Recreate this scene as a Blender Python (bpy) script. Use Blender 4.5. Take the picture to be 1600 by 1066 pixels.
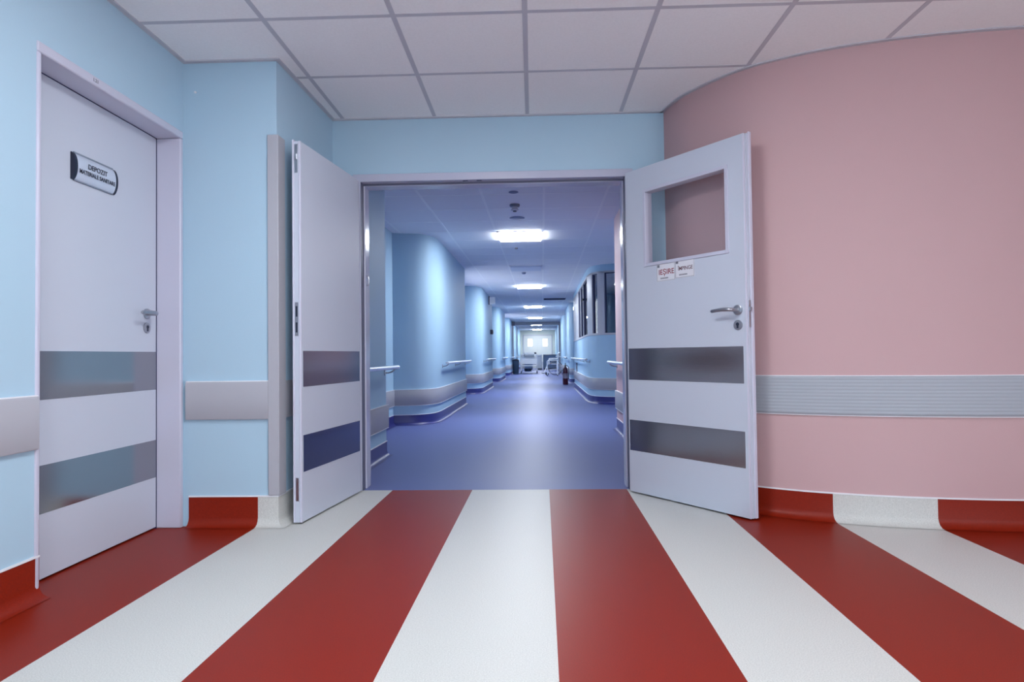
import bpy, bmesh, math, random
from mathutils import Vector, Matrix
random.seed(7)
PI = math.pi
for o in list(bpy.data.objects): bpy.data.objects.remove(o)
SC = bpy.context.scene
COL = SC.collection

# ------------------------------------------------------------------ camera, world, exposure
F_PX, YAW, PITCH, ROLL, EYE = 977.99, 0.032986, 0.022529, -0.012229, 0.8614
def cam_axes():
    f = Vector((-math.sin(YAW)*math.cos(PITCH), math.cos(YAW)*math.cos(PITCH), math.sin(PITCH)))
    r = Vector((math.cos(YAW), math.sin(YAW), 0)); u = r.cross(f)
    c, s = math.cos(ROLL), math.sin(ROLL)
    return c*r + s*u, c*u - s*r, f
r_, u_, f_ = cam_axes()
cam_data = bpy.data.cameras.new('camera'); cam = bpy.data.objects.new('camera', cam_data); COL.objects.link(cam)
cam_data.sensor_width = 36; cam_data.lens = F_PX/1600*36; cam_data.clip_start = .05; cam_data.clip_end = 200
cam.matrix_world = Matrix(((r_.x, u_.x, -f_.x, 0), (r_.y, u_.y, -f_.y, 0), (r_.z, u_.z, -f_.z, EYE), (0, 0, 0, 1)))
SC.camera = cam
w = bpy.data.worlds.new('world'); SC.world = w; w.use_nodes = True
w.node_tree.nodes['Background'].inputs[0].default_value = (.80, .90, 1, 1)
w.node_tree.nodes['Background'].inputs[1].default_value = 4.8
SC.view_settings.view_transform = 'Standard'; SC.view_settings.look = 'None'
SC.view_settings.exposure = 0.12; SC.view_settings.gamma = 1
try: SC.view_settings.use_curve_mapping = False
except Exception: pass
ROOM_LAMP, ROOM_COL = 34, (.93, .97, 1)
HALL_LAMP, HALL_COL = 64.0, (.88, .94, 1)
EXIT_LAMP = 10

# ------------------------------------------------------------------ materials
def srgb(r, g, b):
    f = lambda c: (c/255/12.92) if c/255 <= .04045 else ((c/255+.055)/1.055)**2.4
    return (f(r), f(g), f(b), 1)
def mat(name, col, rough=.5, metal=0, noise=0, nscale=40, bump=0, spec=.5, emit=0, ecol=None, coat=0):
    m = bpy.data.materials.new(name); m.use_nodes = True; nt = m.node_tree; b = nt.nodes['Principled BSDF']
    b.inputs['Base Color'].default_value = col; b.inputs['Roughness'].default_value = rough
    b.inputs['Metallic'].default_value = metal; b.inputs['Specular IOR Level'].default_value = spec
    if coat: b.inputs['Coat Weight'].default_value = coat; b.inputs['Coat Roughness'].default_value = .15
    if emit:
        b.inputs['Emission Color'].default_value = tuple(ecol or col[:3]) + ((1,) if len(ecol or col[:3]) == 3 else ())
        b.inputs['Emission Strength'].default_value = emit
    if noise or bump:
        tc = nt.nodes.new('ShaderNodeTexCoord'); n = nt.nodes.new('ShaderNodeTexNoise')
        n.inputs['Scale'].default_value = nscale; n.inputs['Detail'].default_value = 3
        nt.links.new(tc.outputs['Object'], n.inputs['Vector'])
        if noise:
            mr = nt.nodes.new('ShaderNodeMapRange'); mr.inputs['From Min'].default_value = .3; mr.inputs['From Max'].default_value = .7
            mr.inputs['To Min'].default_value = 1-noise; mr.inputs['To Max'].default_value = 1+noise
            nt.links.new(n.outputs['Fac'], mr.inputs['Value'])
            vm = nt.nodes.new('ShaderNodeVectorMath'); vm.operation = 'SCALE'; vm.inputs[0].default_value = col[:3]
            nt.links.new(mr.outputs['Result'], vm.inputs['Scale']); nt.links.new(vm.outputs['Vector'], b.inputs['Base Color'])
        if bump:
            bp = nt.nodes.new('ShaderNodeBump'); bp.inputs['Strength'].default_value = bump; bp.inputs['Distance'].default_value = .002
            nt.links.new(n.outputs['Fac'], bp.inputs['Height']); nt.links.new(bp.outputs['Normal'], b.inputs['Normal'])
    return m
def steel(name, col, rough):
    m = mat(name, col, rough, 1); nt = m.node_tree; b = nt.nodes['Principled BSDF']
    tc = nt.nodes.new('ShaderNodeTexCoord'); mp = nt.nodes.new('ShaderNodeMapping'); mp.inputs['Scale'].default_value = (2, 2, 260)
    n = nt.nodes.new('ShaderNodeTexNoise'); n.inputs['Scale'].default_value = 3
    nt.links.new(tc.outputs['Object'], mp.inputs['Vector']); nt.links.new(mp.outputs['Vector'], n.inputs['Vector'])
    bp = nt.nodes.new('ShaderNodeBump'); bp.inputs['Strength'].default_value = .05; bp.inputs['Distance'].default_value = .001
    nt.links.new(n.outputs['Fac'], bp.inputs['Height']); nt.links.new(bp.outputs['Normal'], b.inputs['Normal'])
    return m
WALL_Y = 4.0245
STRIPES = [-1.425, -.927, -.42, .079, .581, 1.029, 1.508, 1.968, 2.45]
def stripe_vinyl():
    m = bpy.data.materials.new('striped_vinyl'); m.use_nodes = True; nt = m.node_tree; b = nt.nodes['Principled BSDF']
    L = nt.links.new
    tc = nt.nodes.new('ShaderNodeTexCoord'); sp = nt.nodes.new('ShaderNodeSeparateXYZ'); L(tc.outputs['Object'], sp.inputs[0])
    a = nt.nodes.new('ShaderNodeMath'); a.operation = 'MULTIPLY_ADD'; a.inputs[1].default_value = -.0151; a.inputs[2].default_value = .0151*WALL_Y
    L(sp.outputs['Y'], a.inputs[0])
    s = nt.nodes.new('ShaderNodeMath'); s.operation = 'ADD'; L(sp.outputs['X'], s.inputs[0]); L(a.outputs[0], s.inputs[1])
    mr = nt.nodes.new('ShaderNodeMapRange'); mr.inputs['From Min'].default_value = -3; mr.inputs['From Max'].default_value = 3; L(s.outputs[0], mr.inputs['Value'])
    cr = nt.nodes.new('ShaderNodeValToRGB'); cr.color_ramp.interpolation = 'CONSTANT'
    red, white = (.235, .014, .003, 1), (.59, .59, .565, 1)
    els = cr.color_ramp.elements; els[0].position = 0; els[0].color = red
    els[1].position = (STRIPES[0]+3)/6; els[1].color = white
    for i, v in enumerate(STRIPES[1:]):
        e = els.new((v+3)/6); e.color = red if i % 2 == 0 else white
    L(mr.outputs[0], cr.inputs[0])
    n = nt.nodes.new('ShaderNodeTexNoise'); n.inputs['Scale'].default_value = 260; n.inputs['Detail'].default_value = 2; L(tc.outputs['Object'], n.inputs['Vector'])
    r2 = nt.nodes.new('ShaderNodeMapRange'); r2.inputs['From Min'].default_value = .3; r2.inputs['From Max'].default_value = .7
    r2.inputs['To Min'].default_value = .86; r2.inputs['To Max'].default_value = 1.12; L(n.outputs['Fac'], r2.inputs['Value'])
    vm = nt.nodes.new('ShaderNodeVectorMath'); vm.operation = 'SCALE'; L(cr.outputs['Color'], vm.inputs[0]); L(r2.outputs[0], vm.inputs['Scale'])
    L(vm.outputs['Vector'], b.inputs['Base Color'])
    b.inputs['Roughness'].default_value = .42; b.inputs['Specular IOR Level'].default_value = .25
    return m
M = {}
M['stripes'] = stripe_vinyl()
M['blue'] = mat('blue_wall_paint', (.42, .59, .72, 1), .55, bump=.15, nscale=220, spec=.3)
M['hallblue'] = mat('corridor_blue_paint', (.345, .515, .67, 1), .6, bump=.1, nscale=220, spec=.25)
M['pink'] = mat('pink_wall_paint', (.56, .37, .38, 1), .55, bump=.15, nscale=220, spec=.3)
M['hallpink'] = mat('corridor_pink_paint', (.62, .40, .42, 1), .45, spec=.4)
M['band'] = mat('lilac_grey_bumper', (.42, .42, .47, 1), .45)
M['hallband'] = mat('corridor_bumper', (.35, .35, .40, 1), .45)
M['pinkband'] = mat('ribbed_grey_bumper', (.37, .40, .45, 1), .45)
M['white'] = mat('white_trim', (.80, .80, .84, 1), .4)
M['frame'] = mat('lilac_door_frame', (.56, .56, .68, 1), .35)
M['leaf'] = mat('lilac_grey_laminate', (.56, .60, .70, 1), .38, spec=.4)
M['edge'] = mat('door_edge_lipping', (.62, .62, .74, 1), .3)
M['tile'] = mat('ceiling_tile', (.88, .88, .90, 1), .9, noise=.02, nscale=90, spec=.1)
M['grid'] = mat('ceiling_grid_bar', (.52, .52, .58, 1), .5)
M['angle'] = mat('ceiling_wall_angle', (.52, .52, .58, 1), .5)
M['halltile'] = mat('corridor_ceiling_tile', (.84, .84, .88, 1), .8, spec=.2)
M['hallgrid'] = mat('corridor_grid_bar', (.9, .9, .92, 1), .5)
M['hallfloor'] = mat('blue_vinyl', (.12, .15, .365, 1), .46, noise=.05, nscale=240, spec=.32)
M['navy'] = mat('navy_vinyl_skirting', (.03, .035, .19, 1), .4)
M['steel'] = steel('brushed_steel', (.37, .38, .41, 1), .15)
M['handle'] = mat('satin_steel', (.45, .46, .50, 1), .28, 1)
M['rail'] = mat('rail_aluminium', (.75, .80, .88, 1), .3, .6)
M['dark'] = mat('black_plastic', (.012, .018, .04, 1), .4)
M['darkblue'] = mat('dark_blue_fitting', (.02, .03, .10, 1), .5)  # even dark blue for seals, gaskets, strike plate and vent
M['paper'] = mat('white_sticker', (.74, .74, .80, 1), .4)
M['redink'] = mat('red_ink', (.25, .015, .03, 1), .5)
M['greyink'] = mat('grey_ink', (.16, .16, .2, 1), .5)
M['ink'] = mat('black_ink', (.03, .035, .06, 1), .5)
M['signplate'] = mat('sign_plate_silver', (.62, .68, .80, 1), .3, .2)
M['capdark'] = mat('navy_end_cap', (.008, .012, .035, 1), .3)
M['lamp'] = mat('corridor_lamp_diffuser', (1, 1, 1, 1), .5, emit=HALL_LAMP, ecol=HALL_COL)
M['roomlamp'] = mat('room_lamp_diffuser', (1, 1, 1, 1), .5, emit=ROOM_LAMP, ecol=ROOM_COL)
M['bright'] = mat('lit_pane', (1, 1, 1, 1), .5, emit=3.0, ecol=(1, .98, .96))
M['walllamp'] = mat('lit_wall_lamp', (1, 1, 1, 1), .5, emit=6, ecol=(.85, 1, 1))
M['cream'] = mat('cream_end_wall', (.52, .55, .50, 1), .6)
M['creamdoor'] = mat('cream_door', (.55, .56, .53, 1), .5)
M['cabinet'] = mat('blue_grey_cabinet', (.20, .30, .46, 1), .5)
M['whitemetal'] = mat('white_enamel', (.92, .93, .96, 1), .35)
M['sheet'] = mat('white_sheet', (.8, .84, .9, 1), .8)
M['extred'] = mat('extinguisher_red', (.07, .010, .03, 1), .35)
M['teal'] = mat('teal_bag', (.03, .06, .11, 1), .5)
M['bed'] = mat('bed_blue_mattress', (.22, .28, .50, 1), .6)
def glass():
    m = bpy.data.materials.new('clear_glass'); m.use_nodes = True; nt = m.node_tree; nt.nodes.clear(); L = nt.links.new
    out = nt.nodes.new('ShaderNodeOutputMaterial'); mix = nt.nodes.new('ShaderNodeMixShader'); fr = nt.nodes.new('ShaderNodeFresnel'); fr.inputs[0].default_value = 1.5
    ge = nt.nodes.new('ShaderNodeNewGeometry'); mx = nt.nodes.new('ShaderNodeMapRange'); mx.inputs['To Min'].default_value = 1.5; mx.inputs['To Max'].default_value = 1/1.5
    nt.links.new(ge.outputs['Backfacing'], mx.inputs['Value']); nt.links.new(mx.outputs[0], fr.inputs[0])
    t = nt.nodes.new('ShaderNodeBsdfTransparent'); t.inputs[0].default_value = (.97, .98, .99, 1)
    g = nt.nodes.new('ShaderNodeBsdfGlossy'); g.inputs['Roughness'].default_value = .03
    L(fr.outputs[0], mix.inputs[0]); L(t.outputs[0], mix.inputs[1]); L(g.outputs[0], mix.inputs[2]); L(mix.outputs[0], out.inputs[0]); return m
M['glass'] = glass()

# ------------------------------------------------------------------ mesh helpers
class MB:
    def __init__(s): s.bm = bmesh.new()
    def face(s, pts):
        try: return s.bm.faces.new([s.bm.verts.new(p) for p in pts])
        except ValueError: return None
    def box(s, x0, x1, y0, y1, z0, z1, T=None):
        vs = [Vector((x, y, z)) for x in (x0, x1) for y in (y0, y1) for z in (z0, z1)]
        if T: vs = [T(v) for v in vs]
        v = [s.bm.verts.new(p) for p in vs]
        for f in ((0,1,3,2),(4,6,7,5),(0,4,5,1),(2,3,7,6),(0,2,6,4),(1,5,7,3)): s.bm.faces.new([v[i] for i in f])
        return s
    def ring_loft(s, rings, closed=True, caps=True):
        R = [[s.bm.verts.new(p) for p in r] for r in rings]; n = len(R[0])
        for a, b in zip(R, R[1:]):
            for i in range(n if closed else n-1):
                s.bm.faces.new((a[i], a[(i+1) % n], b[(i+1) % n], b[i]))
        if caps and closed and n > 2:
            s.bm.faces.new(list(reversed(R[0]))); s.bm.faces.new(R[-1])
        return s
    def sweep(s, path, prof, closed=True):
        """prof = (offset to the right of the walking direction, z); mitred corners"""
        P = [Vector(p[:2]) for p in path]; rings = []
        for i, p in enumerate(P):
            d0 = (P[i]-P[i-1]).normalized() if i else None
            d1 = (P[i+1]-P[i]).normalized() if i < len(P)-1 else None
            n0 = Vector((d0.y, -d0.x)) if d0 else None; n1 = Vector((d1.y, -d1.x)) if d1 else None
            if n0 is None: n = n1
            elif n1 is None: n = n0
            else:
                n = (n0+n1); n = n/(1+n0.dot(n1))
            rings.append([Vector((p.x+n.x*o, p.y+n.y*o, z)) for o, z in prof])
        return s.ring_loft(rings, closed, closed)
    def tube(s, pts, r, seg=12, caps=True, flat=1.0):
        P = [Vector(p) for p in pts]; rings = []; up = None
        for i, p in enumerate(P):
            d = (P[min(i+1, len(P)-1)] - P[max(i-1, 0)]).normalized()
            if up is None:
                up = Vector((0, 0, 1)) if abs(d.z) < .9 else Vector((1, 0, 0))
            a = d.cross(up).normalized(); b = a.cross(d).normalized(); up = b
            rr = r[i] if isinstance(r, (list, tuple)) else r
            rings.append([p + a*math.cos(t)*rr + b*math.sin(t)*rr*flat for t in [2*PI*k/seg for k in range(seg)]])
        return s.ring_loft(rings, True, caps)
    def lathe(s, prof, c=(0,0,0), seg=24, T=None):
        rings = []
        for r, z in prof:
            ring = [Vector((r*math.cos(2*PI*k/seg), r*math.sin(2*PI*k/seg), z)) for k in range(seg)]
            rings.append([(T(v) if T else v) + Vector(c) for v in ring])
        return s.ring_loft(rings, True, True)
    def build(s, name, m, parent=None, bevel=0, smooth=35, loc=None, rz=None):
        bmesh.ops.recalc_face_normals(s.bm, faces=s.bm.faces)
        me = bpy.data.meshes.new(name); s.bm.to_mesh(me); s.bm.free()
        me.materials.append(m)
        if smooth:
            for p in me.polygons: p.use_smooth = True
            me.set_sharp_from_angle(angle=math.radians(smooth))
        o = bpy.data.objects.new(name, me); COL.objects.link(o)
        if parent: o.parent = parent
        if loc: o.location = loc
        if rz is not None: o.rotation_euler.z = rz
        if bevel:
            b = o.modifiers.new('bevel', 'BEVEL'); b.width = bevel; b.segments = 2; b.limit_method = 'ANGLE'
        return o
def empty(name, loc, rz=0, label=None, cat=None, group=None, kind=None):
    o = bpy.data.objects.new(name, None); COL.objects.link(o); o.location = loc; o.rotation_euler.z = rz; o.empty_display_size = .1
    return tag(o, label, cat, group, kind)
def tag(o, label=None, cat=None, group=None, kind=None):
    if label: o['label'] = label
    if cat: o['category'] = cat
    if group: o['group'] = group
    if kind: o['kind'] = kind
    return o
def S(o): o['kind'] = 'structure'; return o
def text(body, size, m, parent, mtx, name='lettering', sx=1.0, align='CENTER'):
    cu = bpy.data.curves.new('lettering_curve', 'FONT'); cu.body = body; cu.size = size; cu.align_x = align; cu.align_y = 'CENTER'
    cu.extrude = .0004; cu.offset = size*.012
    t = bpy.data.objects.new('tmp_text', cu); COL.objects.link(t); bpy.context.view_layer.update()
    me = bpy.data.meshes.new_from_object(t.evaluated_get(bpy.context.evaluated_depsgraph_get()))
    bpy.data.objects.remove(t); me.name = name; me.materials.clear(); me.materials.append(m)
    me.transform(Matrix.Diagonal((sx, 1, 1, 1))); me.transform(mtx)
    o = bpy.data.objects.new(name, me); COL.objects.link(o); o.parent = parent; return o
def bezier(a, b, c, d, n):
    return [tuple(((1-t)**3)*a[i]+3*t*(1-t)**2*b[i]+3*t*t*(1-t)*c[i]+t**3*d[i] for i in range(len(a))) for t in [k/n for k in range(n+1)]]
def smoothpath(P, n=8):
    out = []
    for i in range(len(P)-1):
        p0 = Vector(P[max(i-1, 0)]); p1 = Vector(P[i]); p2 = Vector(P[i+1]); p3 = Vector(P[min(i+2, len(P)-1)])
        for k in range(n):
            t = k/n
            q = .5*((2*p1)+(p2-p0)*t+(2*p0-5*p1+4*p2-p3)*t*t+(3*p1-p0-3*p2+p3)*t**3); out.append((q.x, q.y))
    out.append(tuple(P[-1])); return out
def C(x, y): return (x + .0145*y, y)          # corridor axis is turned a little against the room
CEIL = 2.414
WALLP = lambda z0, z1, t=.12: [(0, z0), (0, z1), (-t, z1), (-t, z0)]
BOARD = lambda h: [(-.004, h), (.004, h), (.004, .045), (.008, .028), (.018, .013), (.036, .0035), (.05, .0018), (-.004, .0018)]
LINE = lambda h: [(-.002, h), (.007, h), (.007, h+.007), (-.002, h+.007)]
BAND = lambda z0, z1: [(-.002, z0), (.014, z0), (.018, z0+.006), (.018, z1-.006), (.014, z1), (-.002, z1)]

# ------------------------------------------------------------------ the room in front
LX = -1.81
S(MB().box(-2.2, 3.6, -3.2, WALL_Y, -.1, 0).build('floor', M['stripes']))
S(MB().box(-2.2, 3.6, -3.2, WALL_Y+.15, CEIL, CEIL+.1).build('ceiling', M['tile']))
g = MB(); zt = CEIL-.0015
for k in range(-3, 6):
    x = -.0164+.6*k
    ymax = WALL_Y
    if k > 1: ymax = {2: 3.45, 3: 3.15, 4: 3.08}.get(k, 3.06)
    if k == -3: continue
    g.box(x-.012, x+.012, -3.05, ymax, zt, CEIL+.001)
for j in range(0, 11):
    y = WALL_Y-.628-.6*j
    x0 = LX if y < 3.185 else -1.30
    x1 = 1.25 if j == 0 else 3.4
    g.box(x0, x1, y-.012, y+.012, zt+.0003, CEIL+.001)
S(g.build('trim_1', M['grid'], smooth=0))
# walls
DY0, DY1, DZ = 2.238, 3.150, 2.004
wl = MB(); wl.box(LX-.12, LX, -3.1, DY0-.012, 0, CEIL); wl.box(LX-.12, LX, DY0-.012, DY1+.015, DZ+.03, CEIL); wl.box(LX-.12, LX, DY1+.015, 3.27, 0, CEIL)
wl.box(LX-.2, LX-.19, DY0-.03, DY1+.04, 0, DZ+.05)
S(wl.build('wall_left', M['blue']))
pil = [(LX, 3.187), (-1.316, 3.187), (-1.292, WALL_Y)]
S(MB().sweep(pil, [(0, 0), (0, CEIL), (-.1, CEIL), (-.1, 0)]).build('wall_left_pillar', M['blue']))
OX0, OX1, OZ = -1.107, .605, 2.0
bk = MB(); bk.box(-1.45, OX0-.03, WALL_Y, WALL_Y+.15, 0, CEIL); bk.box(OX1+.03, 1.0, WALL_Y, WALL_Y+.15, 0, CEIL)
bk.box(OX0-.03, OX1+.03, WALL_Y, WALL_Y+.15, OZ+.03, CEIL)
S(bk.build('wall_back', M['blue']))
curve = smoothpath([(.848, WALL_Y+.06), (.895, 3.88), (.965, 3.715), (1.155, 3.46), (1.36, 3.318), (1.57, 3.226), (1.78, 3.163), (2.0, 3.118), (2.25, 3.085), (2.5, 3.07), (2.9, 3.065), (3.5, 3.065)], 8)
S(MB().sweep(curve, WALLP(0, CEIL, .1)).build('wall_right', M['pink']))
def window_wall(name, wname, m, T, L, openings):
    """wall along local x 0..L, thickness to local -y; openings (x0, x1, z0, z1)"""
    mb = MB(); x = 0
    for (a, b_, z0, z1) in openings:
        mb.box(x, a, -.15, 0, 0, CEIL, T); mb.box(a, b_, -.15, 0, 0, z0, T); mb.box(a, b_, -.15, 0, z1, CEIL, T); x = b_
    mb.box(x, L, -.15, 0, 0, CEIL, T); S(mb.build(name, m))
    for i, (a, b_, z0, z1) in enumerate(openings):
        wn = empty('window_%d' % (wname+i), (0, 0, 0), 0, kind='structure'); f = MB(); mid = (a+b_)/2
        for q in ((a, a+.05, z0, z1), (b_-.05, b_, z0, z1), (mid-.03, mid+.03, z0, z1), (a, b_, z0, z0+.05), (a, b_, z1-.05, z1)): f.box(q[0], q[1], -.11, -.05, q[2], q[3], T)
        f.build('window_frame', M['white'], wn)
        f = MB(); f.box(a-.02, b_+.02, -.01, .04, z0-.03, z0, T); f.build('window_sill', M['white'], wn)
window_wall('wall_rear', 2, mat('pale_rear_wall', (.55, .62, .72, 1), .6), lambda v: Vector((3.4-v.x, -3.05-v.y*-1, v.z)), 5.2, [(.3, 3.3, .25, 1.7)])  # unseen rear wall; its window is added to brighten the room
window_wall('wall_right_side', 4, M['pink'], lambda v: Vector((3.4-v.y, 3.2-v.x, v.z)), 6.4, [(2.6, 5.6, .25, 1.7)])  # side window out of view, added for more light from the right
# ceiling wall angles
ang = MB()
AP = [(-.002, CEIL-.006), (.024, CEIL-.006), (.024, CEIL+.001), (-.002, CEIL+.001)]
ang.sweep([(LX, -3), (LX, 3.187), (-1.316, 3.187), (-1.292, WALL_Y), (.855, WALL_Y)], AP); ang.sweep(curve, AP)
S(ang.build('trim_2', M['angle'], smooth=0))
# skirting with the stripes running up it
S(MB().sweep([(LX, -3), (LX, DY0)], BOARD(.148)).build('baseboard_left', M['stripes']))
S(MB().sweep([(LX+.03, 3.187), (-1.316, 3.187), (-1.292, WALL_Y)], BOARD(.150)).build('baseboard_pillar', M['stripes']))
S(MB().sweep([(-1.292, WALL_Y), (OX0-.05, WALL_Y)], BOARD(.150)).build('baseboard_back', M['stripes']))
S(MB().sweep(curve, BOARD(.138)).build('baseboard_right', M['stripes']))
ln = MB(); ln.sweep([(LX, -3), (LX, DY0)], LINE(.148)); ln.sweep([(LX+.03, 3.187), (-1.316, 3.187), (-1.292, WALL_Y)], LINE(.150)); ln.sweep(curve, LINE(.138))
S(ln.build('trim_3', M['white'], smooth=0))
# bumper bands
b = MB(); b.sweep([(LX, -3), (LX, DY0-.02)], BAND(.540, .733)); S(b.build('trim_4', M['band']))
b = MB(); b.sweep([(LX+.02, 3.187), (-1.36, 3.187)], BAND(.548, .742)); b.sweep([(-1.3137, 3.26), (-1.292, WALL_Y)], [(-.002, .548), (.011, .548), (.011, .742), (-.002, .742)]); S(b.build('trim_5', M['band']))
b = MB()
prof = [(-.002, .538), (.012, .538)]
for k in range(11):
    z = .545+.0172*k; prof += [(.016, z), (.0185, z+.006), (.016, z+.0125)]
prof += [(.012, .734), (-.002, .734)]
b.sweep(curve, prof); S(b.build('trim_6', M['pinkband'], smooth=60))
b = MB()
for z in (.5335, .7345):
    b.sweep(curve, [(-.001, z), (.010, z), (.010, z+.004), (-.001, z+.004)])
for (p, z) in (([(LX, -3), (LX, DY0-.02)], .733), ([(LX+.02, 3.187), (-1.36, 3.187)], .742)):
    b.sweep(p, [(-.001, z), (.014, z), (.014, z+.004), (-.001, z+.004)])
S(b.build('trim_7', M['white'], smooth=0))
# corner guard on the pillar
cg = MB(); cg.sweep([(-1.362, 3.187), (-1.316, 3.187), (-1.3137, 3.262)], [(-.001, .158), (.012, .158), (.012, 2.02), (-.001, 2.02)])
S(cg.build('trim_8', M['band'], bevel=.003))
# tiny screw in the pillar above the door
o = MB().lathe([(.001, 0), (.006, 0), (.006, .004), (.002, .006)], T=lambda v: Vector((v.x, -v.z, v.y)), c=(-1.745, 3.186, 2.255)).build('wall_screw', M['white'])
tag(o, 'tiny white screw head high on the blue pillar beside the storeroom door', 'screw')

# ------------------------------------------------------------------ door hardware
def lever(parent, x, z, d, s, away=1):
    """lever handle; d = direction of the lever along local x, s = side of the face (-1: local -y)"""
    h = MB(); h.lathe([(.001, 0), (.025, 0), (.026, .003), (.026, .008), (.022, .010), (.001, .010)], T=lambda v: Vector((v.x, s*v.z, v.y)), c=(x, 0, z), seg=28)
    rose = h.build('handle', M['handle'], parent)
    l = MB(); pts = [(x, s*.008, z), (x, s*.040, z), (x+d*.003, s*.052, z), (x+d*.012, s*.058, z+.001), (x+d*.03, s*.060, z+.002), (x+d*.06, s*.060, z+.003), (x+d*.09, s*.059, z+.001), (x+d*.118, s*.058, z-.001), (x+d*.126, s*.058, z-.001)]
    l.tube(pts, [.010, .010, .0105, .0105, .0105, .010, .0095, .0095, .006], 14)
    l.build('lever', M['handle'], rose)
    return rose
def keyhole(parent, x, z, s):
    h = MB(); h.lathe([(.013, 0), (.025, 0), (.026, .003), (.025, .007), (.013, .008)], T=lambda v: Vector((v.x, s*v.z, v.y)), c=(x, 0, z), seg=28)
    r = h.build('keyhole_rose', M['handle'], parent)
    k = MB(); k.lathe([(.001, 0), (.009, 0), (.009, .0095), (.001, .0095)], T=lambda v: Vector((v.x, s*v.z, v.y)), c=(x, 0, z+.004), seg=18)
    k.box(x-.0055, x+.0055, *sorted((0, s*.0092)), z-.017, z+.0)
    k.build('lock_cylinder', M['dark'], r)
def plates(parent, x0, x1, spans, s):
    for z0, z1 in spans:
        MB().box(x0, x1, *sorted((0, s*.0015)), z0, z1).build('kick_plate', M['steel'], parent)

# ---- storeroom door in the left wall
d1 = empty('door_1', (LX-.12, DY0, 0), PI/2, label='closed lilac-grey storeroom door in the blue wall with a name plate and two steel bands', kind='structure')
# local x = world +Y, local -y = world +X
fr = MB(); fw = .040
prj = .006
W1 = DY1-DY0
fr.box(-.020, 0, -.12-prj, .05, 0, DZ); fr.box(W1, W1+.026, -.12-prj, .05, 0, DZ); fr.box(-.020, W1+.026, -.12-prj, .05, DZ, DZ+fw)
fr.build('door_frame', M['frame'], d1, bevel=.006)
lf = MB().box(.003, W1-.003, 0, .045, .008, DZ-.003).build('door_leaf', M['leaf'], d1, bevel=.002)
plates(lf, .008, W1-.006, ((.262, .451), (.708, .900)), -1)
lever(lf, W1-.085, 1.09, -1, -1); keyhole(lf, W1-.085, 1.02, -1)
gs = MB().box(W1-.003, W1, -.002, .03, .0, DZ-.003); gs.box(.0, W1, -.002, .03, DZ-.003, DZ); gs.build('seal', M['darkblue'], d1)
for z, y in ((1.0, -.07), (.215, -.07), (.105, -.07), (1.74, -.05)):
    MB().lathe([(.001, 0), (.006, 0), (.006, .0015), (.001, .0015)], T=lambda v: Vector((-v.z, v.x, v.y)), c=(W1, y, z), seg=12).build('screw_cap', M['frame'], d1)
text('1.21', .020, M['greyink'], d1, Matrix.Translation((.285, -.12-prj-.0006, DZ+.020)) @ Matrix.Rotation(PI/2, 4, 'X'))
# curved name plate
np_ = MB(); x0, x1, zc, hh = .309, .579, 1.682, .058
arc = [(zc+hh*math.sin(a), -.002-.020*(math.cos(a)-.15)/.85) for a in [(-80+160*k/16)*PI/180 for k in range(17)]]
ring = lambda x: [Vector((x, y, z)) for z, y in arc]+[Vector((x, 0, arc[-1][0])), Vector((x, 0, arc[0][0]))]
np_.ring_loft([ring(x0+.014), ring(x1-.012)])
plate = np_.build('name_plate', M['signplate'], lf)
ec = MB()
for a, b_ in ((x0, x0+.014), (x1-.012, x1)):
    r2 = lambda x: [Vector((x, y-.0015, zc+(z-zc)*1.02)) for z, y in arc]+[Vector((x, 0, arc[-1][0])), Vector((x, 0, arc[0][0]))]
    ec.ring_loft([r2(a), r2(b_)])
ec.build('end_cap', M['capdark'], plate)
rl = MB()
for zz in (arc[0], arc[-1]):
    rl.box(x0+.014, x1-.012, zz[1]-.004, 0, zz[0]-.003, zz[0]+.005)
rl.build('plate_rail', mat('plate_rail_grey', (.20, .24, .31, 1), .4), plate)
ptx = Matrix.Rotation(PI/2, 4, 'X')
text('DEPOZIT', .030, M['ink'], plate, Matrix.Translation((.444, -.0238, zc+.014)) @ ptx @ Matrix.Rotation(0.0, 4, 'X'))
text('MATERIALE SANITARE', .0255, M['ink'], plate, Matrix.Translation((.445, -.0238, zc-.017)) @ ptx, sx=.90)

# ---- double doorway frame
def ofr(mb):
    a, b2, c2 = WALL_Y-.012, WALL_Y+.155, .05
    mb.box(OX0-c2, OX0, a, b2, 0, OZ); mb.box(OX1, OX1+c2, a, b2, 0, OZ); mb.box(OX0-c2, OX1+c2, a, b2, OZ, OZ+c2)
    # stop
    mb.box(OX0, OX0+.012, WALL_Y+.055, b2, 0, OZ-.0); mb.box(OX1-.012, OX1, WALL_Y+.055, b2, 0, OZ); mb.box(OX0, OX1, WALL_Y+.055, b2, OZ-.014, OZ)
m_ = MB(); ofr(m_)
d2 = empty('door_2', (0, 0, 0), 0, label='lilac frame of the double doorway leading into the blue corridor', kind='structure')
m_.build('door_frame', mat('gloss_lilac_frame', (.50, .51, .64, 1), .16), d2, bevel=.003)
m_ = MB(); m_.box(OX0+.0005, OX0+.003, WALL_Y-.01, WALL_Y+.055, 0, OZ); m_.box(OX1-.003, OX1-.0005, WALL_Y-.01, WALL_Y+.055, 0, OZ); m_.box(OX0, OX1, WALL_Y+.045, WALL_Y+.056, OZ-.010, OZ-.0005)
m_.build('seal', mat('grey_rubber_seal', (.12, .13, .2, 1), .5), d2)
m_ = MB()
for x in (-.42, -.33): m_.box(x-.02, x+.012, WALL_Y+.0, WALL_Y+.02, OZ-.0015, OZ)
m_.build('strike_plate', M['darkblue'], d2)
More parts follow.
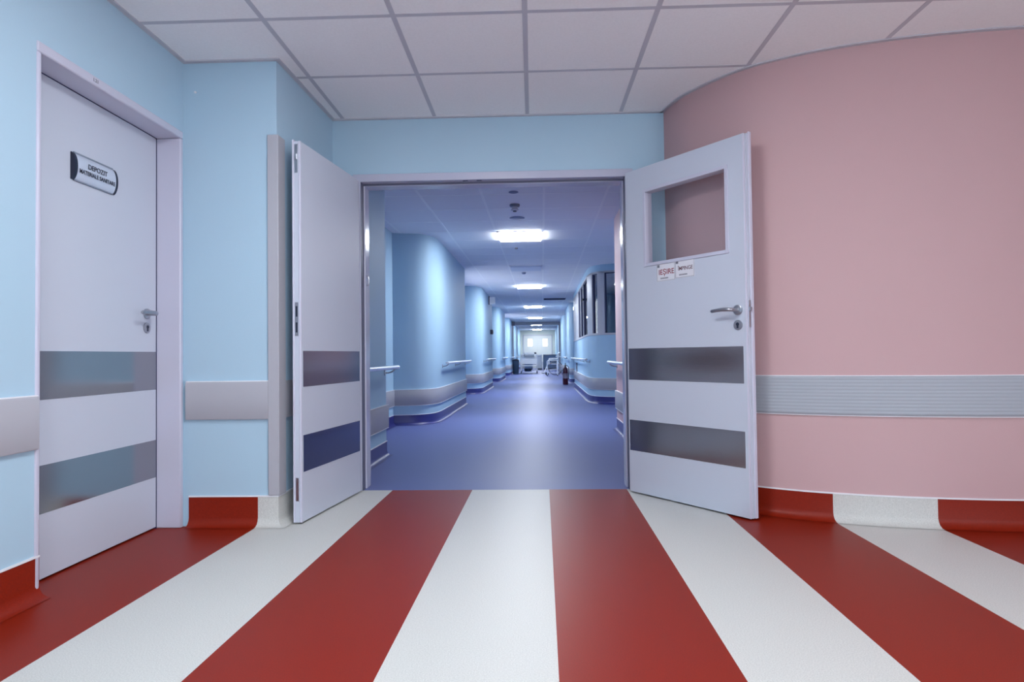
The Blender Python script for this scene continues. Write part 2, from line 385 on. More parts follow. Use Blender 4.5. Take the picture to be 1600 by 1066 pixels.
m_ = MB(); m_.tube([(OX0+.012, WALL_Y+.09, 1.40), (OX0+.022, WALL_Y+.09, 1.395), (OX0+.026, WALL_Y+.09, 1.37), (OX0+.022, WALL_Y+.09, 1.34), (OX0+.012, WALL_Y+.09, 1.335)], .004, 8)
m_.build('latch', M['handle'], d2)

# ---- open right leaf with the glazed window
ang_r = math.atan2(-.803, .596)
d3 = empty('door_3', (.594, 3.935, 0), ang_r, label='open right door leaf with a square window, red lettered stickers and a lever handle', kind='structure')
LW, LT, LH = .856, .042, 1.996
wx0, wx1, wz0, wz1 = .160, .742, 1.398, 1.846
lf = MB(); lf.box(0, wx0, 0, LT, .010, LH); lf.box(wx1, LW-.012, 0, LT, .010, LH); lf.box(wx0, wx1, 0, LT, .010, wz0); lf.box(wx0, wx1, 0, LT, wz1, LH)
lf.box(LW-.013, LW-.0005, .012, LT, .010, LH)
rleaf = lf.build('door_leaf', M['leaf'], d3, smooth=0)
e = MB(); e.box(LW-.012, LW-.004, -.001, .012, .009, LH+.001); e.box(LW-.001, LW+.006, .030, .050, .009, LH+.012); 
for q in ((0, wx0, .010, LH+.012), (wx1, LW+.005, .010, LH+.012), (wx0, wx1, .010, wz0), (wx0, wx1, wz1, LH+.012)): e.box(q[0], q[1], LT, .050, q[2], q[3])
e.build('edge_lipping', M['edge'], rleaf, bevel=.0015)
wf = MB(); fwd = .012
for a, b_, c_, d_ in ((wx0-fwd, wx0+.008, wz0-fwd, wz1+fwd), (wx1-.008, wx1+fwd, wz0-fwd, wz1+fwd), (wx0+.008, wx1-.008, wz0-fwd, wz0+.008), (wx0+.008, wx1-.008, wz1-.008, wz1+fwd)):
    wf.box(a, b_, -.006, LT+.012, c_, d_)
wfo = wf.build('window_frame', M['frame'], rleaf, bevel=.002)
MB().box(wx0+.004, wx1-.004, LT/2-.003, LT/2+.003, wz0+.004, wz1-.004).build('window_pane', M['glass'], wfo)
plates(rleaf, .008, LW-.028, ((.264, .452), (.700, .893)), -1)
lever(rleaf, LW-.055, 1.082, -1, -1); keyhole(rleaf, LW-.055, 1.004, -1)
lk = MB(); lk.box(LW-.0005, LW+.0015, .013, .029, .99, 1.13); lk.box(LW, LW+.010, .016, .026, 1.075, 1.095); lk.build('latch_plate', M['handle'], rleaf)
for (a, b_, zz, body, m, sz, sx) in ((.250, .388, 1.337, 'IEȘIRE', M['redink'], .043, 1.0), (.390, .526, 1.343, 'ÎMPINGE', mat('dull_maroon_ink', (.13, .05, .07, 1), .5), .030, .92)):
    st = MB().box(a, b_, -.0012, 0, zz-.052, zz+.052).build('sticker', M['paper'], rleaf)
    cx = (a+b_)/2; TM = lambda x, z: Matrix.Translation((x, -.0014, z)) @ ptx
    text(body, sz, m, st, TM(cx+.004, zz+.0), sx=sx)
    dl = MB()
    for k in range(7): dl.box(cx-.040+.0085*k, cx-.034+.0085*k, -.0018, -.0012, zz-.039, zz-.031)
    dl.build('small_print', M['greyink'], st)
    sq = MB().box(a+.006, a+.022, -.0022, -.0012, zz+.030, zz+.046); sq.build('pictogram', M['greyink'], st)
    bd = MB(); 
    for q in ((a+.002, b_-.002, zz-.050, zz-.0485), (a+.002, b_-.002, zz+.0485, zz+.050), (a+.002, a+.0035, zz-.05, zz+.05), (b_-.0035, b_-.002, zz-.05, zz+.05)): bd.box(q[0], q[1], -.0018, -.0012, q[2], q[3])
    bd.build('border_line', M['greyink'], st)
hg = MB()
for z in (.25, 1.78): hg.tube([(-.004, LT+.012, z-.05), (-.004, LT+.012, z+.05)], .007, 10)
hg.build('hinge', M['handle'], rleaf)

# ---- open left leaf
ang_l = math.atan2(-.991, -.131)
d4 = empty('door_4', (-1.104, 3.965, 0), ang_l, label='narrow open left door leaf standing near the blue pillar, with flush bolts in its edge', kind='structure')
LW2 = .760
lf = MB(); lf.box(0, LW2-.010, -.034, 0, .010, LH); lf.box(LW2-.011, LW2, -.034, -.010, .010, LH)
lleaf = lf.build('door_leaf', M['leaf'], d4, smooth=0)
e = MB(); e.box(LW2-.010, LW2-.002, -.010, .001, .009, LH+.001); e.box(0, LW2+.005, -.043, -.034, .010, LH+.008); e.build('edge_lipping', M['edge'], lleaf, bevel=.0015)
plates(lleaf, .010, LW2-.022, ((.266, .457), (.709, .897)), 1)
lk = MB(); lk.box(LW2, LW2+.0015, -.031, -.013, .975, 1.150); lkp = lk.build('strike_plate', M['handle'], lleaf)
MB().box(LW2+.0014, LW2+.002, -.027, -.017, .993, 1.045).box(LW2+.0014, LW2+.002, -.027, -.017, 1.075, 1.130).build('strike_hole', M['dark'], lkp)
fb = MB(); fb.box(LW2, LW2+.0015, -.030, -.014, 1.83, 1.98); fb.box(LW2, LW2+.008, -.026, -.018, 1.90, 1.93); fb.build('flush_bolt', M['handle'], lleaf)
MB().box(LW2, LW2+.0016, -.030, -.014, .12, .24).build('flush_bolt', M['handle'], lleaf)

# ------------------------------------------------------------------ lamps in the room ceiling (behind the photographer's edge of view; rear pair added for brightness)
def ceiling_panel(x, y, m, label, group, drop=.028, zc=CEIL, name='ceiling_light', w=.575):
    t = empty(name, (x, y, zc), 0, label, 'ceiling light', group)
    f = MB(); h = w/2
    for a, b_, c_, d_ in ((-h, h, -h, -h+.02), (-h, h, h-.02, h), (-h, -h+.02, -h, h), (h-.02, h, -h, h)): f.box(a, b_, c_, d_, -.010, .0)
    f.build('frame', M['white'], t)
    MB().box(-h+.019, h-.019, -h+.019, h-.019, -drop, -.001).build('diffuser', m, t)  # lowered shape added so lit panels also brighten the ceiling
    return t
for i, (k, j) in enumerate([(-1, 3), (-1, 7), (2, 7)]):
    x = -.0164+.6*k+.3; y = WALL_Y-.628-.6*j+.3
    side = 'left' if k < 0 else 'right'; row = {3: 'nearest the double doorway', 7: 'added out of view toward the rear window'}[j]
    ceiling_panel(x, y, M['roomlamp'], 'square lit ceiling panel %s, %s of the striped room' % (row, side), 'ceiling panels over the striped floor', drop=.014)

# ------------------------------------------------------------------ the corridor
HY0, HEND = WALL_Y+.15, 39.5
def CT(v): q = C(v.x, v.y); return Vector((q[0], q[1], v.z))
S(MB().box(-3.4, 4.2, WALL_Y+.0005, HEND+.2, -.1, -.0005, CT).build('floor_corridor', M['hallfloor']))
S(MB().box(-3.4, 4.2, HY0+.001, HEND+.2, CEIL, CEIL+.1, CT).build('ceiling_corridor', M['halltile']))
g = MB()
for k in range(-4, 5):
    x = -.56+.6*k; g.box(x-.012, x+.012, HY0, HEND, zt, CEIL+.001, CT)
y = 7.8-.6*6
while y < HEND:
    g.box(-1.9, 1.9, y-.012, y+.012, zt+.0003, CEIL+.001, CT); y += .6
S(g.build('trim_9', M['hallgrid'], smooth=0))
# left side: stub wall, alcove, then rounded columns every 6.05 m
LXC, REC, PER = -1.36, -1.86, 6.05
segs_left = []
path = [(LXC, HY0-.02), (LXC, 5.42), (REC, 5.42)]
cols = []
for k in range(6):
    y0 = 7.78+PER*k
    if y0 > HEND-1: break
    ye = min(y0+3.35, HEND)
    cv = smoothpath([(REC, y0), (-1.68, y0+.035), (-1.53, y0+.10), (-1.43, y0+.21), (-1.375, y0+.40), (LXC, y0+.68), (LXC, y0+1.0)], 6)
    cols.append((y0, ye)); path += cv + [(LXC, ye)]
    if ye < HEND: path.append((REC, ye))
    else: break
if path[-1][1] < HEND: path.append((REC, HEND))
pathL = [C(*p) for p in path]
wl2 = MB(); runs = []; cur = []
for p in path:                                    # leave out the glazed back walls of two alcoves
    cur.append(p)
    if p[0] == REC and any(abs(p[1]-cols[k][1]) < 1e-6 for k in (0, 2)): runs.append(cur); cur = []
runs.append(cur)
for k, rr in enumerate(runs): wl2.sweep([C(*q) for q in rr], WALLP(0, CEIL, .06))
for k in (0, 2):
    ya, yb = cols[k][1], cols[k+1][0]; wa, wb = ya+.35, yb-.25
    for a, b_, z0, z1 in ((ya, wa, 0, CEIL), (wb, yb, 0, CEIL), (wa, wb, 0, .85), (wa, wb, 2.15, CEIL)): wl2.box(REC-.06, REC, a, b_, z0, z1, CT)
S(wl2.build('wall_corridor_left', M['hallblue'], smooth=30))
for n, k in enumerate((0, 2)):
    ya, yb = cols[k][1]+.35, cols[k+1][0]-.25; wn = empty('window_%d' % (6+n), (0, 0, 0), 0, kind='structure'); f = MB(); mid = (ya+yb)/2
    for a, b_, z0, z1 in ((ya, ya+.06, .85, 2.15), (yb-.06, yb, .85, 2.15), (mid-.04, mid+.04, .85, 2.15), (ya, yb, .85, .91), (ya, yb, 2.09, 2.15)): f.box(REC-.05, REC+.0, a, b_, z0, z1, CT)
    f.build('window_frame', M['white'], wn)
RX = .84
rp = [(RX+.01, HY0-.02), (RX+.01, 7.22), (2.4, 7.22)]
S(MB().sweep([C(*p) for p in reversed(rp[:2])], WALLP(0, CEIL, .1)).sweep([C(*p) for p in reversed([(RX+.11, 7.22), (2.4, 7.22)])], WALLP(0, CEIL, .1)).build('wall_corridor_right', M['hallpink']))
# nurses' station: curved low wall with glazing on top
st = smoothpath([(2.4, 10.70), (1.9, 10.70), (1.45, 10.72), (1.2, 10.79), (1.0, 10.92), (.89, 11.12), (.845, 11.5), (RX, 11.9)], 8) + [(RX, 16.4)]
stp = [C(*p) for p in st][::-1]           # walk so that the corridor is on the right
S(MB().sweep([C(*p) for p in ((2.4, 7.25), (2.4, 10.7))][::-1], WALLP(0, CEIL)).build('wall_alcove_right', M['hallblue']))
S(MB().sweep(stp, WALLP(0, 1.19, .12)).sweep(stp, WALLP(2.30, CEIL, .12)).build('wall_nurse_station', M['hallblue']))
S(MB().sweep(stp, [(-.125, 1.19), (.012, 1.19), (.012, 1.225), (-.125, 1.225)]).build('trim_10', M['band']))
full = st; 
def plen(P):
    L = [0]
    for a, b_ in zip(P, P[1:]): L.append(L[-1]+math.hypot(b_[0]-a[0], b_[1]-a[1]))
    return L
Ls = plen(full)
def sub(a, b_):
    def at(s):
        for i in range(len(Ls)-1):
            if Ls[i+1] >= s: 
                t = (s-Ls[i])/(Ls[i+1]-Ls[i]); return (full[i][0]*(1-t)+full[i+1][0]*t, full[i][1]*(1-t)+full[i+1][1]*t)
        return full[-1]
    return [at(a)]+[full[i] for i in range(len(Ls)) if a+.01 < Ls[i] < b_-.01]+[at(b_)]
win = empty('window_1', (*C(1.2, 10.8), 1.2), 0, label="glazed screen above the curved low wall of the nurses' station on the right of the corridor", kind='structure')
def wchild(mb, name, m, par=win):
    for v in mb.bm.verts: v.co -= Vector((*C(1.2, 10.8), 1.2))
    return mb.build(name, m, par)
s_of = lambda x=None, y=None: next(Ls[i] for i in range(len(full)) if (x is not None and full[i][0] <= x) or (y is not None and full[i][1] >= y and full[i][0] < 1))
posts = [(0, .08), (.68, .76)]
pA = s_of(x=1.115); pB = s_of(x=.90); 
edges = [(0, .1), (.66, .74), (pA, pA+.15), (pB-.03, pB+.42), (s_of(y=11.9)+.72, s_of(y=11.9)+.80), (s_of(y=11.9)+1.55, s_of(y=11.9)+1.65), (s_of(y=11.9)+2.4, Ls[-1])]
fm = MB()
for a, b_ in edges:
    fm.sweep([C(*p) for p in sub(a, b_)][::-1], [(-.08, 1.225), (.0, 1.225), (.0, 2.30), (-.08, 2.30)])
fm.sweep([C(*p) for p in full][::-1], [(-.08, 2.27), (.0, 2.27), (.0, 2.302), (-.08, 2.302)])
wchild(fm, 'window_frame', M['band'])
for (a0, a1), (b0, b1) in zip(edges, edges[1:]):
    if b0-a1 < .03: continue
    gk = MB(); pp = sub(a1, b0)
    for q in (sub(a1, min(a1+.018, b0)), sub(b0-.018, b0)):
        gk.sweep([C(*p) for p in q][::-1], [(-.05, 1.225), (-.02, 1.225), (-.02, 2.27), (-.05, 2.27)])
    gk.sweep([C(*p) for p in pp][::-1], [(-.05, 2.255), (-.02, 2.255), (-.02, 2.27), (-.05, 2.27)])
    wchild(gk, 'gasket', M['darkblue'])
    wchild(MB().sweep([C(*p) for p in pp][::-1], [(-.045, 1.225), (-.037, 1.225), (-.037, 2.27), (-.045, 2.27)]), 'window_pane', M['glass'])
lt = MB()
for s_ in (edges[4][0]-.10, edges[4][1]+.12):
    q = sub(s_, s_+.05)[0]; lt.box(q[0]-.02, q[0]+.03, q[1]-.03, q[1]+.03, 1.93, 1.97, CT)
wchild(lt, 'latch', M['dark'])
# room behind the glazing
S(MB().sweep([C(*p) for p in ((4.0, 10.6), (4.0, 16.5))][::-1], WALLP(0, CEIL)).sweep([C(*p) for p in ((RX+.12, 16.4), (4.0, 16.4))], WALLP(0, CEIL)).sweep([C(*p) for p in ((2.4, 10.70), (4.0, 10.70))][::-1], WALLP(0, CEIL)).build('wall_station_inside', mat('station_inner_wall', (.20, .38, .62, 1), .6)))
q = C(2.2, 13.0); ceiling_panel(q[0], q[1], mat('station_fill_diffuser', (1, 1, 1, 1), .5, emit=5, ecol=(.8, .92, 1)), "dim ceiling panel inside the glazed nurses' station", None)  # panel added to brighten the interior behind the panes
# right side columns farther on
pathR = [(RX+.0, 16.4), (1.35, 16.4)]
colsR = []
for k in range(4):
    y0 = 18.6+PER*k; ye = min(y0+3.5, HEND)
    cv = smoothpath([(1.35, y0), (1.16, y0+.035), (1.01, y0+.10), (.92, y0+.21), (.86, y0+.40), (RX, y0+.68), (RX, y0+1.0)], 5)
    colsR.append((y0, ye)); pathR += cv+[(RX, ye)]
    if ye < HEND: pathR.append((1.35, ye))
if pathR[-1][1] < HEND: pathR.append((1.35, HEND))
pathRw = [C(*p) for p in pathR][::-1]
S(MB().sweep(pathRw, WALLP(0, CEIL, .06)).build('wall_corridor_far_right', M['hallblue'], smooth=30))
# end wall
S(MB().box(-2.0, 1.6, HEND, HEND+.12, 0, CEIL, CT).build('wall_end', M['cream']))
# skirting, white lines and bands along the corridor
rp_room = [C(*p) for p in reversed(rp)]
for nm, pp in (('baseboard_corridor_left', pathL), ('baseboard_corridor_right', rp_room), ('baseboard_nurse_station', stp), ('baseboard_corridor_far_right', pathRw)):
    S(MB().sweep(pp, BOARD(.125)).build(nm, M['navy']))
lw = MB(); bd = MB(); lb = MB()
for pp in (pathL, rp_room, stp, pathRw):
    lw.sweep(pp, LINE(.125)); 
    for z in (.242, .441): lb.sweep(pp, [(-.001, z), (.019, z), (.019, z+.004), (-.001, z+.004)])
for pp in (pathL, stp, pathRw, rp_room): bd.sweep(pp, BAND(.246, .441))
S(lw.build('trim_11', M['white'], smooth=0)); S(bd.build('trim_12', M['hallband'])); S(lb.build('trim_13', M['white'], smooth=0))
# door-like header across the corridor
hd = MB(); hd.box(-1.55, 1.05, 29.6, 29.8, 2.27, CEIL, CT); hd.box(-1.55, -1.33, 29.6, 29.8, 0, 2.3, CT); hd.box(.80, 1.05, 29.6, 29.8, 0, 2.3, CT)
S(hd.build('trim_14', M['band'], bevel=.01))

# handrails
def handrail(pts, label, group='handrails along the corridor', side=1):
    """pts walked so that the corridor lies to the right"""
    z = .768; P = [Vector(C(*p)) for p in pts]
    def off(i, d):
        a = P[max(i-1, 0)]; b_ = P[min(i+1, len(P)-1)]; t = (b_-a).normalized(); return P[i]+Vector((t.y, -t.x))*d
    t = empty('handrail', (P[0].x, P[0].y, z), 0, label, 'handrail', group); o0 = Vector((P[0].x, P[0].y, z))
    m = MB(); line = [off(i, .085) for i in range(len(P))]
    pts3 = [Vector((q.x, q.y, z)) for q in line]
    pts3 = [v-o0 for v in pts3]
    m.tube(pts3, .021, 14, flat=.8); m.build('rail', M['rail'], t)
    tot = plen([(q.x, q.y) for q in P]); n = max(2, round(tot[-1]/1.0)); 
    for k in range(n):
        s = .12+(tot[-1]-.24)*k/(n-1)
        for i in range(len(tot)-1):
            if tot[i+1] >= s:
                u = (s-tot[i])/(tot[i+1]-tot[i]); base = P[i]*(1-u)+P[i+1]*u; d = (P[i+1]-P[i]).normalized(); nn = Vector((d.y, -d.x)); break
        br = MB(); pt = [base+nn*a for a in (.0, .03, .06, .08, .085)]; zz = (-.045, -.047, -.040, -.025, -.012)
        br.tube([Vector((q.x, q.y, z+h))-o0 for q, h in zip(pt, zz)], .007, 8)
        br.tube([Vector((base.x, base.y, z-.045))-o0, Vector(((base+nn*.008).x, (base+nn*.008).y, z-.045))-o0], .026, 14)
        br.build('bracket', M['handle'], t)
    return t
ordn = ['first', 'second', 'third', 'fourth', 'fifth', 'sixth']
handrail([(LXC, HY0+.03), (LXC, 5.50)], 'pale metal handrail on the short wall just inside the doorway, left side')
for i, (a, b_) in enumerate(cols[:5]):
    handrail([(LXC, a+.62), (LXC, b_+.06)], 'pale metal handrail on the %s rounded blue column along the left side' % ordn[i])
handrail([(RX+.01, 7.26), (RX+.01, HY0+.03)], 'pale metal handrail on the pinkish wall just inside the doorway, right side')
handrail([(RX, 16.2), (RX, 11.9), (.845, 11.5), (.872, 11.2)], "pale metal handrail along the nurses' station below its glazing, right side")
for i, (a, b_) in enumerate(colsR[:3]):
    handrail([(RX, b_), (RX, a+.7)], "pale metal handrail on the %s rounded column beyond the nurses' station, right side" % ordn[i])

# corridor lamps
for i in range(6):
    q = C(-.26, 8.1+6*i)
    ceiling_panel(q[0], q[1], M['lamp'], 'square lit ceiling panel, %s from the doorway along the blue corridor' % ordn[i], 'lit panels along the corridor ceiling')
q = C(-.26, 11.1); ceiling_panel(q[0], q[1], mat('unlit_diffuser', (.62, .68, .80, 1), .4), 'unlit pale ceiling panel between the first and second lit panels', None)
# ceiling devices
def ct(name, x, y, label, cat):
    q = C(x, y); return empty(name, (q[0], q[1], CEIL), 0, label, cat)
sd = ct('smoke_detector', -.26, 6.42, 'grey smoke detector hanging from the corridor ceiling before the first lit panel', 'smoke detector')
MB().lathe([(.001, 0), (.052, 0), (.054, -.008), (.050, -.022), (.036, -.026), (.001, -.026)]).build('detector_base', mat('grey_plastic', (.20, .22, .32, 1), .5), sd)
MB().lathe([(.030, -.024), (.030, -.045), (.038, -.048), (.040, -.058), (.030, -.066), (.001, -.068)]).build('detector_head', mat('pale_plastic', (.55, .58, .66, 1), .4), sd)
MB().lathe([(.001, -.067), (.020, -.067), (.018, -.074), (.001, -.075)]).build('sensor', M['dark'], sd)
dc = ct('ceiling_speaker', -.26, 7.05, 'flat round grey disc in the corridor ceiling right before the first lit panel', 'ceiling speaker')
MB().lathe([(.001, 0), (.085, 0), (.088, -.004), (.075, -.007), (.001, -.007)]).build('grille', mat('grey_grille', (.20, .23, .36, 1), .6), dc)
dc = ct('sprinkler', -.25, 5.92, 'small round grey cover in the corridor ceiling closest to the doorway', 'sprinkler')
MB().lathe([(.001, 0), (.045, 0), (.047, -.004), (.040, -.007), (.001, -.008)]).build('cover', mat('grey_cover', (.20, .22, .34, 1), .6), dc)
dc = ct('smoke_detector', -.32, 11.75, 'small dark detector dot on the corridor ceiling before the second lit panel', 'smoke detector')
MB().lathe([(.001, 0), (.04, 0), (.042, -.01), (.03, -.03), (.001, -.035)]).build('detector_head', mat('dim_plastic', (.22, .26, .38, 1), .5), dc)
dc = ct('ceiling_sensor', -.35, 9.02, 'tiny dark sensor on the corridor ceiling right behind the first lit panel', 'sensor')
MB().lathe([(.001, 0), (.022, 0), (.022, -.018), (.001, -.02)]).build('sensor_body', M['greyink'], dc)
vt = ct('air_vent', .37, 17.4, 'dark slot-shaped air vent in the corridor ceiling near the right wall', 'air vent')
v_ = MB(); v_.box(-.29, .29, -.13, .13, -.014, -.006); v_.build('vent_opening', M['darkblue'], vt)
v_ = MB(); v_.box(-.30, .30, -.15, -.13, -.02, 0); v_.box(-.30, .30, .13, .15, -.02, 0); v_.box(-.30, -.28, -.15, .15, -.02, 0); v_.box(.28, .30, -.15, .15, -.02, 0)
for k in range(5): v_.box(-.29, .29, -.10+.05*k-.004, -.10+.05*k+.004, -.018, -.006)
v_.build('grille', M['darkblue'], vt)
# exit sign box on the second column
q = C(LXC, 16.1)
ex = empty('exit_sign', (q[0], q[1], 2.27), 0, 'small projecting exit sign box high on the second left column', 'exit sign')
MB().box(0, .17, -.03, .03, -.09, .09).build('housing', M['whitemetal'], ex, bevel=.006)
MB().box(0, .03, -.034, .034, -.10, .115).build('mounting_bar', M['greyink'], ex)
MB().box(.035, .16, -.034, -.03, -.07, .07).build('sign_face', M['sheet'], ex)
q = C(LXC, 16.6); bx = empty('wall_box', (q[0], q[1], 1.48), 0, 'small dark box at head height on the second left column', 'wall box')
MB().box(0, .07, -.08, .08, -.06, .06).build('box_body', M['dark'], bx, bevel=.005); MB().box(.07, .078, -.05, .05, -.035, .035).build('box_cover', M['greyink'], bx)
q = C(LXC, 28.7); sp_ = empty('wall_speaker', (q[0], q[1], 2.3), 0, 'tiny dark box under the ceiling before the far corridor header, left side', 'speaker')
MB().box(0, .14, -.08, .08, -.09, .09).build('speaker_body', M['greyink'], sp_, bevel=.01)
q = C(RX, 17.0)
wlp = empty('wall_lamp', (C(1.0, 18.3)[0], 18.62, 2.22), 0, "small lit oval wall lamp beyond the nurses' station, right side", 'wall lamp')
MB().lathe([(.001, .0), (.05, .0), (.06, -.02), (.06, -.03)], T=lambda v: Vector((v.x, v.z, v.y*1.5))).build('lamp_base', M['whitemetal'], wlp)
MB().lathe([(.055, -.03), (.055, -.05), (.04, -.075), (.001, -.085)], T=lambda v: Vector((v.x, v.z, v.y*1.5))).build('lamp_shade', M['walllamp'], wlp)
q = C(RX, 15.0); bx = empty('wall_socket', (q[0], q[1], .50), 0, "dark slim socket plate low on the nurses' station wall", 'socket')
MB().box(-.02, 0, -.04, .04, -.08, .16).build('socket_plate', M['greyink'], bx, bevel=.003); MB().box(-.026, -.019, -.025, .025, .0, .08).build('socket_face', M['dark'], bx)

# fire extinguisher on the floor
def extinguisher(x, y, h, label, m):
    q = C(x, y); t = empty('fire_extinguisher', (q[0], q[1], 0), 0, label, 'fire extinguisher'); s = h/.62
    body = MB().lathe([(.001, .0), (.070, .0), (.075, .012), (.075, .40), (.068, .445), (.045, .475), (.026, .49), (.024, .505), (.001, .505)]).build('cylinder', m, t)
    v = MB(); v.lathe([(.001, .50), (.022, .50), (.022, .54), (.001, .54)]); v.box(-.012, .012, -.06, .03, .54, .565); v.box(-.012, .012, -.085, .02, .575, .60); v.build('valve', M['dark'], t)
    hs = MB(); hs.tube([(.02, 0, .53), (.06, 0, .53), (.095, 0, .49), (.10, 0, .40), (.092, 0, .25), (.088, 0, .15)], .010, 10); hs.build('hose', M['dark'], t)
    lb = MB(); lb.lathe([(.0755, .18), (.0765, .18), (.0765, .32), (.0755, .32)]); lb.build('label_band', mat('dull_label', (.25, .22, .3, 1), .5), t)
    t.scale = (s, s, s); return t
extinguisher(.66, 17.9, .63, 'dark red fire extinguisher standing on the corridor floor by the right wall', M['extred'])

# hospital bed far down on the left
def hospital_bed(x, y):
    q = C(x, y); t = empty('hospital_bed', (q[0], q[1], 0), 0, 'white-framed hospital bed with raised backrest far down the corridor, left side', 'hospital bed')
    W, Ln = .80, 1.9
    f = MB()
    for sx in (-1, 1):
        f.tube([(sx*(W/2-.03), 0, .12), (sx*(W/2-.03), 0, .70), (sx*(W/2-.06), 0, .76)], .022, 10)
        f.tube([(sx*(W/2-.03), Ln, .12), (sx*(W/2-.03), Ln, .90)], .022, 10)
        f.tube([(sx*(W/2-.05), 0, .42), (sx*(W/2-.05), Ln, .42)], .022, 10)
    f.tube([(-W/2+.03, 0, .64), (W/2-.03, 0, .64)], .024, 10); f.tube([(-W/2+.03, 0, .36), (W/2-.03, 0, .36)], .022, 10)
    f.tube([(-W/2+.03, Ln, .88), (W/2-.03, Ln, .88)], .024, 10)
    f.build('bed_frame', M['whitemetal'], t)
    MB().box(-W/2+.05, W/2-.05, .04, Ln-.72, .46, .58).build('mattress', M['bed'], t, bevel=.03)
    bk_ = MB(); T = lambda v: Vector((v.x, Ln-.72+(v.y)*math.cos(.5), .48+v.y*math.sin(.5)+v.z))
    bk_.box(-W/2+.05, W/2-.05, 0, .68, 0, .11, T); bk_.build('backrest', M['sheet'], t, bevel=.02)
    MB().box(-.25, .25, .38, .66, .11, .20, T).build('pillow', M['sheet'], t, bevel=.04)
    MB().box(-W/2+.05, W/2-.05, -.012, .012, .44, .62).build('footboard', M['whitemetal'], t, bevel=.004)
    for sx in (-1, 1):
        for yy in (0, Ln):
            c = MB(); c.lathe([(.001, -.015), (.05, -.015), (.055, 0), (.05, .015), (.001, .015)], T=lambda v: Vector((v.z, v.x, v.y)), c=(sx*(W/2-.03), yy, .056)); c.build('caster', M['dark'], t)
    bs = MB(); bs.lathe([(.12, .10), (.16, .13), (.19, .22), (.17, .22), (.13, .13), (.11, .11)], T=lambda v: Vector((v.x, v.y, v.z)), c=(-.05, .35, 0)); bs.box(-.2, .12, .2, .5, .08, .10); bs.build('under_basket', M['teal'], t)
    return t
hospital_bed(-.60, 29.0)
# dark bin left of the bed
q = C(-1.19, 28.4); bn = empty('waste_bin', (q[0], q[1], 0), 0, 'tall dark waste bin against the left wall beside the hospital bed', 'bin')
MB().lathe([(.001, 0), (.12, 0), (.13, .02), (.15, .58), (.155, .60), (.001, .60)]).build('bin_body', M['teal'], bn)
MB().lathe([(.158, .595), (.158, .62), (.12, .66), (.03, .68), (.001, .68)]).build('bin_lid', M['dark'], bn)
# white fridge-like cabinet, blue-grey cabinet
q = C(-.155, 36.6); wc = empty('white_cabinet', (q[0], q[1], 0), 0, 'narrow white cabinet on a dark base in front of the end doors', 'cabinet')
MB().box(-.15, .15, -.2, .2, .06, .86).build('cabinet_body', M['whitemetal'], wc, bevel=.02); MB().box(-.16, .16, -.2, .2, 0, .06).build('plinth', M['dark'], wc)
MB().box(-.10, .10, -.215, -.20, .75, .77).build('handle', M['handle'], wc)
q = C(.45, 36.9); bc = empty('low_cabinet', (q[0], q[1], 0), 0, 'wide blue-grey low cabinet right of the narrow white cabinet', 'cabinet')
MB().box(-.38, .38, -.22, .22, .05, .84).build('cabinet_body', M['cabinet'], bc, bevel=.01); MB().box(-.39, .39, -.24, .22, .84, .87).build('worktop', M['band'], bc, bevel=.004)
MB().box(-.36, .36, -.2, .2, 0, .05).build('plinth', M['dark'], bc)
for sx in (-1, 1):
    dd = MB().box(sx*.19-.17, sx*.19+.17, -.235, -.22, .08, .80).build('cabinet_door', M['cabinet'], bc, bevel=.003)
    MB().box(sx*.04-.008, sx*.04+.008, -.255, -.235, .45, .58).build('handle', M['handle'], dd)
q = C(-.78, 36.5); sc = empty('bedside_cabinet', (q[0], q[1], 0), 0, 'blue bedside cabinet standing behind the hospital bed', 'bedside cabinet')
MB().box(-.24, .24, -.2, .2, .0, .66).build('cabinet_body', M['bed'], sc, bevel=.01); MB().box(-.26, .26, -.22, .22, .66, .69).build('cabinet_top', M['whitemetal'], sc)
for k in range(2): MB().box(-.21, .21, -.212, -.2, .10+.28*k, .34+.28*k).build('drawer', M['cabinet'], sc)
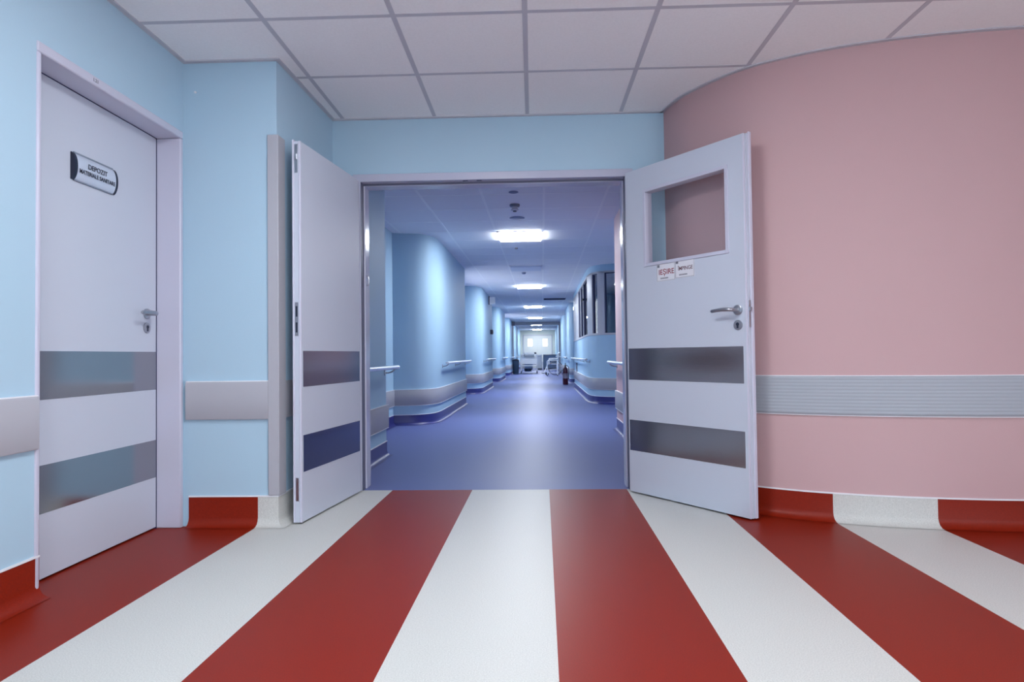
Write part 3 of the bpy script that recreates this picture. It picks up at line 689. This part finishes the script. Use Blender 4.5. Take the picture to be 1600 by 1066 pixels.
# wheelchair on the right
def wheelchair(x, y):
    q = C(x, y); t = empty('wheelchair', (q[0], q[1], 0), 0, 'pale wheelchair with dark seat parked sideways far down the right side', 'wheelchair')
    f = MB()
    for yy in (-.25, .25):
        f.tube([(.20, yy, .32), (.22, yy, .50), (.25, yy, .92), (.33, yy, .95)], .012, 8)
        f.tube([(.20, yy, .47), (-.20, yy, .47), (-.25, yy, .30), (-.34, yy, .12), (-.42, yy, .10)], .012, 8)
        f.tube([(.22, yy, .70), (-.12, yy, .70), (-.14, yy, .48)], .012, 8)
        f.tube([(.20, yy, .25), (-.22, yy, .22)], .012, 8)
    f.tube([(-.18, -.25, .3), (-.18, .25, .3)], .01, 8); f.tube([(.2, -.25, .3), (.2, .25, .3)], .01, 8)
    f.build('chair_frame', M['whitemetal'], t)
    MB().box(-.20, .20, -.23, .23, .46, .50).build('seat', M['dark'], t, bevel=.01)
    MB().box(.20, .24, -.23, .23, .50, .90, lambda v: Vector((v.x+(v.z-.5)*.08, v.y, v.z))).build('backrest', M['dark'], t, bevel=.01)
    for yy in (-.30, .30):
        w_ = MB(); R = .29
        w_.tube([(.14+R*math.cos(a), yy, R+.012+R*math.sin(a)) for a in [2*PI*k/32 for k in range(33)]], .012, 8, caps=False)
        for k in range(8):
            a = 2*PI*k/8; w_.tube([(.14, yy, R+.012), (.14+R*math.cos(a), yy, R+.012+R*math.sin(a))], .003, 5)
        w_.build('wheel', M['greyink'], t)
    for yy in (-.24, .24):
        c = MB().lathe([(.001, -.012), (.06, -.012), (.065, 0), (.06, .012), (.001, .012)], T=lambda v: Vector((v.x, v.z, v.y)), c=(-.22, yy, .066)); c.build('caster', M['dark'], t)
        MB().box(-.44, -.32, yy-.07, yy+.07, .08, .10).build('footrest', M['dark'], t)
    return t
wheelchair(.42, 26.3)
# IV stand / walker post
q = C(.21, 25.4); iv = empty('walking_frame', (q[0], q[1], 0), 0, 'white walking frame standing before the wheelchair far down the corridor', 'walking frame')
f = MB(); f.tube([(0, 0, .03), (0, 0, .60), (.06, 0, .64), (.38, 0, .64), (.42, 0, .60), (.42, 0, .03)], .016, 10)
f.tube([(0, .35, .03), (0, .35, .58), (0, .02, .60)], .014, 8); f.tube([(.42, .35, .03), (.42, .35, .58), (.42, .02, .60)], .014, 8); f.tube([(0, 0, .12), (.42, 0, .12)], .01, 8)
f.build('frame', M['whitemetal'], iv)
for xx, yy in ((0, 0), (.42, 0), (0, .35), (.42, .35)): MB().lathe([(.001, 0), (.022, 0), (.020, .035), (.001, .035)], c=(xx, yy, 0)).build('rubber_foot', M['dark'], iv)

# doors in the end wall
q = C(-.26, HEND)
d5 = empty('door_5', (q[0], q[1], 0), 0, label='pale double door with two bright window panes closing the far end of the corridor', kind='structure')
f = MB(); f.box(-.92, -.86, -.04, .0, 0, 2.12); f.box(.86, .92, -.04, .0, 0, 2.12); f.box(-.92, .92, -.04, 0, 2.06, 2.12); f.build('door_frame', M['band'], d5)
for sx in (-1, 1):
    a, b_ = (-.86, -.004) if sx < 0 else (.004, .86)
    pc = sx*.475; 
    l = MB(); l.box(a, pc-.14, -.03, .0, .01, 2.06); l.box(pc+.14, b_, -.03, 0, .01, 2.06); l.box(pc-.14, pc+.14, -.03, 0, .01, 1.40); l.box(pc-.14, pc+.14, -.03, 0, 1.86, 2.06)
    lo = l.build('door_leaf', M['creamdoor'], d5, smooth=0)
    MB().box(pc-.14, pc+.14, -.02, -.01, 1.40, 1.86).build('lit_pane', M['bright'], lo)
    MB().box(a+.03, b_-.03, -.034, -.03, .20, .42).build('kick_plate', M['band'], lo)
h = MB(); h.box(-.23, -.09, -.09, -.03, .90, 1.02); h.build('door_handle', M['dark'], d5, bevel=.01)
